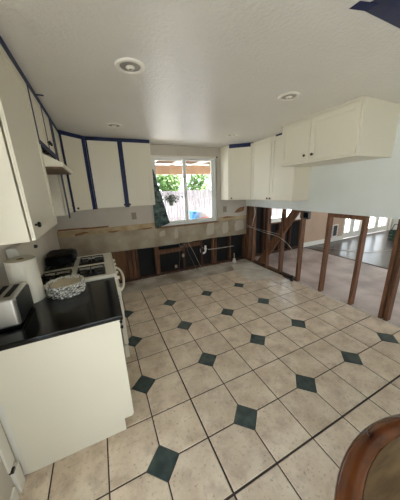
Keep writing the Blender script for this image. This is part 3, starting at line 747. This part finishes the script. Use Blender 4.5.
# ================================================================== WALL AND CEILING FITTINGS
def outlet(x, z, label):
    t = thing('wall_outlet', (x, YB, z), label, 'outlet', 'outlets on the back wall')
    pl = B(x - 0.042, x + 0.042, YB - 0.006, YB - 0.0003, z - 0.062, z + 0.062, bev=0.002).build('cover_plate', 'outlet', t)
    for dz in (-0.022, 0.022):
        s = B(x - 0.017, x + 0.017, YB - 0.0075, YB - 0.0055, z + dz - 0.015, z + dz + 0.015, bev=0.0008).build('socket', 'outlet', t)
        for dx in (-0.006, 0.006): B(x + dx - 0.0012, x + dx + 0.0012, YB - 0.008, YB - 0.0070, z + dz - 0.005, z + dz + 0.006).build('slot', 'dark_slot', s)
outlet(-0.22, 1.24, 'tan outlet plate on the back wall under the cabinets left of the window')
outlet(1.69, 1.225, 'tan outlet plate on the back wall right of the window')
def can(x, y, label):
    t = thing('ceiling_light', (x, y, ZC), label, 'light', 'recessed ceiling lights')
    MB().lathe([(0.066, ZC - 0.0005), (0.095, ZC - 0.0005), (0.095, ZC - 0.004), (0.088, ZC - 0.011), (0.072, ZC - 0.012), (0.066, ZC - 0.006)], (x, y, 0), 32, ring=True).build('trim_ring', 'lens', t, smooth=True)
    MB().lathe([(0.064, ZC - 0.0005), (0.064, ZC - 0.003), (0.045, ZC - 0.005), (0.02, ZC - 0.006)], (x, y, 0), 28).build('lens', 'recess_shade', t, smooth=True)  # flat disc coloured like the shaded hollow of the can
    MB().lathe([(0.026, ZC - 0.0062), (0.03, ZC - 0.010), (0.022, ZC - 0.018), (0.010, ZC - 0.020)], (x, y, 0), 20).build('bulb', 'lens', t, smooth=True)
can(-0.458, 0.692, 'recessed ceiling light nearest the camera, left of centre')
can(0.925, 0.694, 'recessed ceiling light in front of the short right-hand cabinet')
can(-0.462, 2.058, 'recessed ceiling light in front of the taped cabinets left of the window')
can(1.232, 2.089, 'recessed ceiling light nearest the right corner cabinet')
t = thing('masking_film', (1.1, -0.5, ZC - 0.002), 'dark blue masking film taped flat to the ceiling overhead on the right', 'masking film')
B(0.45, 1.9, -0.95, -0.165, ZC - 0.0025, ZC - 0.0008, f=lambda x, y, z: (x + (y + 0.165) * -0.25, y, z)).build('film_sheet', 'film', t)
B(0.405, 0.50, -0.205, -0.158, ZC - 0.0040, ZC - 0.0026, f=lambda x, y, z: (x, y + (x - .45) * -0.25, z)).build('tape_tab', 'tape', t)
o = B(-1.105, -1.045, 1.355, 1.385, ZC - 0.0025, ZC - 0.0005).build('tape_scrap', 'tape'); tag(o, 'small scrap of blue tape stuck to the ceiling above the range hood cabinet', 'tape')
t = thing('curtain_rod', (0.84, YB - 0.03, WZ1), 'thin pale curtain rod with dark end knob across the window top', 'curtain rod')
MB().tube([(0.16, YB - 0.03, WZ1 + 0.022), (1.475, YB - 0.03, WZ1 + 0.022)], 0.006, 8).build('rod', 'white_paint', t, smooth=True)
MB().tube([(1.475, YB - 0.03, WZ1 + 0.022), (1.485, YB - 0.03, WZ1 + 0.022), (1.497, YB - 0.03, WZ1 + 0.022), (1.505, YB - 0.03, WZ1 + 0.022)], [0.007, 0.016, 0.016, 0.006], 12).build('end_knob', 'dark_slot', t, smooth=True)
for x in (0.30, 1.44): MB().tube([(x, YB - 0.0005, WZ1 + 0.03), (x, YB - 0.022, WZ1 + 0.030), (x, YB - 0.03, WZ1 + 0.012)], 0.003, 6).build('bracket', 'white_paint', t)
# green slab leaning in the window corner
b = MB()
zb = WZ0 + 0.003
b.prism([(0.19, 0.99), (0.425, 1.055), (0.192, 2.03), (0.135, 2.03), (0.135, 0.99)], YB - 0.055, YB - 0.037, f=lambda x, z, y: (x, y + 0.03 * (z - 0.99) * 0.0, z))
o = b.build('marble_slab', 'slab_green', bevel=0.002); tag(o, 'dark green mottled stone offcut tapering upward in the left corner of the window', 'stone slab')

# plumbing and wiring in the open walls
t = thing('drain_trap', (1.22, 3.10, 0.3), 'white plastic drain trap in the open stud bay under the window', 'drain pipe')
pts = [(1.215, 3.10, 0.47), (1.215, 3.10, 0.40)]
for k in range(9):
    a = PI * k / 8; pts.append((1.215 - 0.055 + 0.055 * math.cos(a), 3.10, 0.36 - 0.055 * math.sin(a)))
MB().tube(pts, 0.021, 12).build('trap_bend', 'pvc', t, smooth=True)
MB().tube([(1.105, 3.10, 0.362), (1.105, 3.10, 0.395), (1.115, 3.12, 0.42), (1.16, 3.145, 0.425)], 0.021, 12).build('outlet_arm', 'pvc', t, smooth=True)
MB().lathe([(0.028, 0.385), (0.030, 0.39), (0.030, 0.415), (0.028, 0.42)], (1.215, 3.10, 0), 14).build('slip_nut', 'pvc', t)
t = thing('water_pipe', (1.6, 3.062, 0.35), 'thin pale water pipe running across the studs right of the drain trap', 'pipe')
MB().tube([(1.26, 3.062, 0.385), (1.50, 3.060, 0.375), (1.75, 3.060, 0.372), (1.905, 3.062, 0.370)], 0.009, 8).build('pipe_run', 'cable_white', t, smooth=True)
MB().lathe([(0.016, 1.895), (0.018, 1.90), (0.018, 1.935), (0.012, 1.94)], (0, 3.062, 0.370), 10, axis='X').build('valve', 'box_grey', t)
MB().tube([(1.52, 3.061, 0.35), (1.52, 3.061, 0.40)], 0.012, 8).build('pipe_tee', 'copper', t)
def cable(pts, r, material, label, name='electrical_cable', cat='cable'):
    P_ = [Vector(p) for p in pts]; out = []
    for i in range(len(P_) - 1):
        a = P_[max(i - 1, 0)]; b_ = P_[i]; c_ = P_[i + 1]; d = P_[min(i + 2, len(P_) - 1)]
        for k in range(5):
            s = k / 5
            out.append(0.5 * ((2 * b_) + (c_ - a) * s + (2 * a - 5 * b_ + 4 * c_ - d) * s * s + (3 * b_ - a - 3 * c_ + d) * s ** 3))
    out.append(P_[-1])
    o = MB().tube(out, r, 6).build(name, material, smooth=True)
    tag(o, label, cat)
    return o
cable([(0.60, 3.066, 0.60), (0.64, 3.062, 0.56), (0.72, 3.064, 0.585), (0.68, 3.062, 0.53), (0.61, 3.064, 0.55)], 0.004, 'cable_white', 'coiled pale cable hanging just under the cut wall board below the window')
cable([(0.745, 3.05, 0.60), (0.78, 3.045, 0.42), (0.86, 3.04, 0.22), (0.93, 3.01, 0.03), (0.97, 2.95, 0.004)], 0.0045, 'cable_grey', 'grey cable drooping from the window bay to the bare mortar')
cable([(0.80, 3.05, 0.60), (0.90, 3.045, 0.40), (0.985, 3.04, 0.20), (1.05, 3.01, 0.04), (1.08, 2.95, 0.004)], 0.004, 'cable_white', 'white cable drooping onto the mortar between the grey cable and the drain trap')
cable([(0.585, 3.062, 0.50), (0.60, 3.05, 0.32), (0.575, 3.05, 0.2), (0.54, 3.0, 0.004)], 0.004, 'cable_grey', 'short thin cable hanging below the coiled cable')
for i, (x, z) in enumerate(((0.67, 0.35), (0.50, 0.14))):
    t = B(x - 0.022, x + 0.022, 3.030, 3.062, z - 0.03, z + 0.03, bev=0.004).build('junction_cover', 'plaster' if i == 0 else 'kraft'); tag(t, ('small white cable clip box on the bare stud below the window', 'small tan plastic plug hanging low below the window')[i], 'fitting')
t = thing('outlet_box', (1.93, 3.06, 0.1), 'small pale pipe flange and stub at the base of the back wall near the corner', 'pipe fitting')
MB().lathe([(0.05, 0.0), (0.05, 0.012), (0.028, 0.016), (0.028, 0.09), (0.02, 0.095)], (1.90, 2.995, 0), 16).build('flange', 'mortar_white', t)
MB().tube([(1.90, 2.995, 0.09), (1.90, 2.995, 0.17), (1.92, 3.03, 0.20)], 0.012, 8).build('stub_pipe', 'kraft', t)
XP = XR + 0.004
cable([(XP, 3.03, 0.80), (XP, 2.80, 0.79), (XP, 2.40, 0.755), (XP, 2.05, 0.74), (XP, 1.84, 0.67), (XP, 1.70, 0.58), (XP, 1.61, 0.46), (XP, 1.585, 0.36)], 0.0045, 'cable_white', 'pale cable strung across the partition studs through the diagonal brace')
cable([(XP, 3.03, 0.85), (XP, 2.88, 0.815), (XP, 2.62, 0.80), (XP, 2.30, 0.79), (XP, 2.00, 0.79)], 0.0035, 'cable_white', 'second pale cable looping just above the first near the back corner')
cable([(XP - 0.01, 2.74, 1.25), (XP - 0.015, 2.71, 1.12), (XP - 0.012, 2.76, 0.98), (XP - 0.012, 2.80, 0.83)], 0.008, 'cable_white', 'thick pale cable hanging down beside the second partition stud')
cable([(XR - 0.006, 1.49, 1.12), (XR - 0.006, 1.51, 0.9), (XR - 0.004, 1.54, 0.6), (XR - 0.004, 1.53, 0.35)], 0.005, 'cable_grey', 'thin cable running down the stud under the metal switch box')
t = thing('switch_box', (XR + 0.03, 1.48, 1.13), 'grey metal electrical box fixed to the stud below the cut partition', 'electrical box')
b = MB(); b.box(XR + 0.012, XR + 0.07, 1.425, 1.53, 1.13, 1.135); b.box(XR + 0.012, XR + 0.07, 1.425, 1.53, 1.250, 1.255); b.box(XR + 0.012, XR + 0.07, 1.425, 1.43, 1.135, 1.25); b.box(XR + 0.012, XR + 0.07, 1.525, 1.53, 1.135, 1.25); b.box(XR + 0.065, XR + 0.07, 1.43, 1.525, 1.135, 1.25)
b.build('box_shell', 'box_grey', t); B(XR + 0.006, XR + 0.04, 1.445, 1.51, 1.155, 1.235, bev=0.003).build('switch_body', 'black_plastic', t)
t = thing('pipe_stub', (XR - 0.03, 1.60, 0), 'dark capped pipe stub on the floor beside the partition sole plate', 'pipe')
MB().lathe([(0.03, 0.0), (0.03, 0.02), (0.018, 0.025), (0.018, 0.07), (0.024, 0.072), (0.024, 0.095), (0.015, 0.1)], (XR - 0.03, 1.60, 0), 14).build('stub', 'iron', t)
MB().tube([(XR - 0.03, 1.60, 0.012), (XR - 0.035, 1.70, 0.012), (XR - 0.03, 1.80, 0.012)], 0.010, 8).build('side_pipe', 'box_grey', t)
# cable along the laminate floor and low things beyond the studs
cable([(4.6, 2.98, 0.008), (4.75, 2.4, 0.008), (5.1, 1.9, 0.008), (6.0, 1.7, 0.008), (7.4, 1.65, 0.008)], 0.004, 'cable_white', 'thin pale cord lying across the dark laminate floor')
t = thing('pet_door', (5.50, YB, 0.15), 'small white framed flap low in the beige wall beyond the studs', 'pet door')
xa, xb, za, zb_ = 5.38, 5.62, 0.14, 0.51
b = MB(); b.box(xa, xa + .03, YB - .02, YB - .0005, za, zb_); b.box(xb - .03, xb, YB - .02, YB - .0005, za, zb_); b.box(xa + .03, xb - .03, YB - .02, YB - .0005, za, za + .03); b.box(xa + .03, xb - .03, YB - .02, YB - .0005, zb_ - .03, zb_)
b.build('flap_frame', 'white_paint', t, bevel=0.002); B(xa + .03, xb - .03, YB - .012, YB - .006, za + .03, zb_ - .03).build('flap', 'box_grey', t)
t = thing('green_crate', (7.05, 2.22, 0.003), 'dark green open crate on the laminate floor beside the doubled stud', 'crate')
x, y = 7.05, 2.20; b = MB()
for zz in (0.004, 0.09, 0.18, 0.25):
    h = 0.045 if zz < 0.2 else 0.03
    b.box(x - .11, x + .11, y - .15, y - .14, zz, zz + h); b.box(x - .11, x + .11, y + .14, y + .15, zz, zz + h); b.box(x - .11, x - .10, y - .14, y + .14, zz, zz + h); b.box(x + .10, x + .11, y - .14, y + .14, zz, zz + h)
for sx_ in (-.11, .10):
    for sy_ in (-.15, .14): b.box(x + sx_, x + sx_ + .01, y + sy_, y + sy_ + .01, 0.004, 0.28)
b.build('crate_side', 'green_crate', t); B(x - .10, x + .10, y - .14, y + .14, 0.005, 0.012).build('crate_floor', 'green_crate', t)
MB().tube([(x, y - .145, 0.28), (x - .02, y - .1, .46), (x + .02, y + .1, .46), (x, y + .145, .28)], 0.010, 8).build('carry_handle', 'iron', t)

# ================================================================== TABLE
tx, ty, R = 0.030, -1.272, 0.590
t = thing('round_table', (tx, ty, 0), 'round glossy reddish-brown wooden table in the near right corner', 'table')
MB().lathe([(R - 0.07, 0.722), (R - 0.02, 0.722), (R - 0.003, 0.732), (R, 0.744), (R - 0.003, 0.754), (R - 0.012, 0.760), (R - 0.030, 0.7615), (R - 0.062, 0.757), (R - 0.068, 0.752), (R - 0.07, 0.745)], (tx, ty, 0), 96, ring=True).build('rim', 'table_rim', t, smooth=True)
MB().lathe([(R - 0.069, 0.724), (R - 0.069, 0.7525), (R - 0.09, 0.754), (0.02, 0.754)], (tx, ty, 0), 72).build('tabletop', 'table_top', t, smooth=True)
MB().lathe([(0.10, 0.10), (0.11, 0.14), (0.06, 0.20), (0.045, 0.34), (0.075, 0.46), (0.085, 0.54), (0.05, 0.62), (0.07, 0.69), (0.13, 0.7235)], (tx, ty, 0), 28).build('pedestal', 'table_rim', t, smooth=True)
for k in range(4):
    a = PI / 4 + k * PI / 2; dx, dy = math.cos(a), math.sin(a)
    MB().tube([(tx + dx * q, ty + dy * q, z) for q, z in ((0.05, 0.18), (0.16, 0.20), (0.27, 0.12), (0.36, 0.05), (0.40, 0.026))], [0.035, 0.036, 0.032, 0.027, 0.024], 10).build('leg', 'table_rim', t, smooth=True)

# ================================================================== OUTSIDE
o = B(-14, 24, YB + 0.24, 26, -0.4, -0.16).build('yard_ground', 'ground'); tag(o, 'pale sunlit yard ground outside the window', 'ground', kind='structure')
o = B(-14, XL - 0.14, YF - 0.14, YB + 0.24, -0.4, -0.16).build('side_ground', 'ground'); tag(o, 'pale ground outside the left wall, out of view', 'ground', kind='structure')
o = B(-14, 24, -16, YF - 0.14, -0.4, -0.16).build('front_ground', 'ground'); tag(o, 'pale ground outside the added opening behind the camera', 'ground', kind='structure')
t = thing('patio_cover', (2, 4.7, -0.16), 'open rafter patio cover with a tan beam outside the kitchen window', 'patio cover')
B(-1.8, 5.0, 5.95, 6.07, 2.15, 2.425, bev=0.004).build('beam', 'beam_tan', t)
for x in (-1.6, 4.8): B(x - .06, x + .06, 5.95, 6.07, -0.16, 2.15).build('post', 'beam_tan', t)
for k in range(9):
    x = -1.5 + k * 0.76
    B(x, x + 0.06, 3.312, 6.25, 2.43, 2.50).build('rafter', 'beam_white', t)
B(-1.8, 5.0, 3.312, 6.3, 2.50, 2.53).build('roof_deck', 'patio_roof', t)
t = thing('fence', (2.5, 9.5, -0.16), 'pale grey board fence across the yard outside the window', 'fence')
me = None
for k in range(90):
    x = -4 + k * 0.155
    if me is None:
        o = B(-0.07, 0.07, -0.01, 0.01, 0, 1.78).build('picket', 'fence', origin=(0, 0, 0)); me = o.data
        bpy.data.objects.remove(o)
    o = bpy.data.objects.new('picket', me); COL.objects.link(o); o.parent = t; o.location = (x - 2.5, random.uniform(-.004, .004), random.uniform(-.02, .02))
for z in (0.25, 1.45): B(-4, 10, 9.512, 9.55, z, z + 0.09).build('rail', 'fence', t)
def bush(name, c, r, mt, label, cat, n=900, leafs=0.09, trunk=None, zs=1.0):
    t = thing(name, (c[0], c[1], -0.16), label, cat)
    b = MB(); rn = random.Random(int(c[0] * 100) + 5)
    lumps = [(Vector((rn.gauss(0, .45), rn.gauss(0, .45), rn.gauss(0, .4))), rn.uniform(.45, .7)) for _ in range(9)]
    for _ in range(n):
        l, lr = rn.choice(lumps)
        d = Vector((rn.gauss(0, 1), rn.gauss(0, 1), rn.gauss(0, 1))).normalized() * lr * rn.uniform(.75, 1.05)
        p = Vector(c) + (l + d).to_3d() * r; p.z = c[2] + (p.z - c[2]) * zs
        u = Vector((rn.gauss(0, 1), rn.gauss(0, 1), rn.gauss(0, 1))).normalized(); v = u.orthogonal().normalized(); s = leafs * rn.uniform(.7, 1.3)
        b.poly([p - u * s, p + v * s * .5, p + u * s, p - v * s * .5])
    o = b.build('foliage', mt, t); o['kind'] = 'stuff'
    MB().tube([(c[0], c[1], -0.16), (c[0] + .04, c[1], c[2] * .5), (c[0], c[1], c[2])], [0.07, 0.055, 0.03], 8).build('trunk', 'bark', t)
bush('tree', (3.1, 12.0, 2.05), 1.0, 'leaf', 'bright green tree showing above the fence in the window centre', 'tree', 1500, 0.13)
bush('tree', (5.0, 12.3, 2.15), 1.0, 'leaf', 'bright green tree showing above the fence at the window right', 'tree', 1500, 0.13)
bush('tree', (-0.2, 13.5, 1.6), 0.9, 'leaf', 'lower green tree behind the fence at the window left', 'tree', 900, 0.13)
HX, HY, HZ = 0.81, 4.05, 1.47
t = thing('hanging_plant', (HX, HY, HZ - 0.16), 'dark leafy plant in a hanging pot outside the left window pane', 'plant')
b = MB(); rn = random.Random(11)
for _ in range(170):
    p = Vector((HX, HY, HZ)) + Vector((rn.gauss(0, .085), rn.gauss(0, .085), rn.gauss(0, .05)))
    u = Vector((rn.gauss(0, 1), rn.gauss(0, 1), rn.gauss(0, 1))).normalized(); v = u.orthogonal().normalized(); s = 0.038
    b.poly([p - u * s, p + v * s * .4, p + u * s, p - v * s * .4])
o = b.build('leaves', 'leaf_dark', t); o['kind'] = 'stuff'
MB().lathe([(0.045, HZ - 0.16), (0.062, HZ - 0.06), (0.066, HZ - 0.055), (0.052, HZ - 0.05)], (HX, HY, 0), 16).build('pot', 'leaf_dark', t)
for k in range(3):
    a = k * 2 * PI / 3
    MB().tube([(HX + .06 * math.cos(a), HY + .06 * math.sin(a), HZ - 0.055), (HX, HY, HZ + 0.30)], 0.002, 5).build('wire', 'fence', t)
MB().tube([(HX, HY, HZ + 0.30), (HX, HY, 2.427)], 0.002, 5).build('cord', 'fence', t)
t = thing('storage_bin', (2.50, 6.8, -0.16), 'blue plastic bin standing in the yard behind the right window pane', 'bin')
b = MB(); b.box(2.43, 2.61, 6.65, 6.95, -0.16, 0.80, f=lambda x, y, z: (2.52 + (x - 2.52) * (0.85 + 0.15 * (z + .16)), y, z)); b.build('bin_body', 'blue_plastic', t, bevel=0.02)
B(2.41, 2.635, 6.63, 6.97, 0.805, 0.86, bev=0.015).build('bin_lid', 'blue_plastic', t)
t = thing('yard_container', (3.02, 6.8, -0.16), 'pale rounded container with a reddish patch beside the blue bin outside', 'container')
MB().lathe([(0.30, -0.16), (0.33, 0.1), (0.34, 0.62), (0.33, 0.74), (0.27, 0.83), (0.12, 0.87)], (3.02, 6.8, 0), 28).build('shell', 'white_plastic', t, smooth=True)
pts = [(3.02 + 0.3445 * math.cos(a), 6.8 + 0.3445 * math.sin(a)) for a in [PI * 1.25 + k * 0.08 for k in range(12)]]
pin = [(3.02 + 0.335 * math.cos(a), 6.8 + 0.335 * math.sin(a)) for a in [PI * 1.25 + k * 0.08 for k in range(12)]]
MB().prism(pts + pin[::-1], 0.2, 0.62).build('patch', 'red_plastic', t)

# crumbs of mortar and plaster left along the stripped walls
b = MB(); rn = random.Random(21)
for k in range(150):
    if k < 90: x, y = XR + rn.uniform(-0.05, 0.10), rn.uniform(0.1, 2.9)
    else: x, y = rn.uniform(-0.6, 2.2), YB - rn.uniform(0.0, 0.07)
    q = rn.uniform(0.004, 0.013); z0 = 0.001 if x < XR else -0.0095
    a = rn.uniform(0, 3); ca, sa = math.cos(a) * q, math.sin(a) * q
    b.prism([(x + ca, y + sa), (x - sa * .8, y + ca * .7), (x - ca, y - sa), (x + sa * .7, y - ca * .9)], z0, z0 + q * rn.uniform(.6, 1.2))
o = b.build('rubble', 'mortar_white'); tag(o, 'pale crumbs of mortar scattered along the stripped wall bases', 'rubble', kind='stuff')
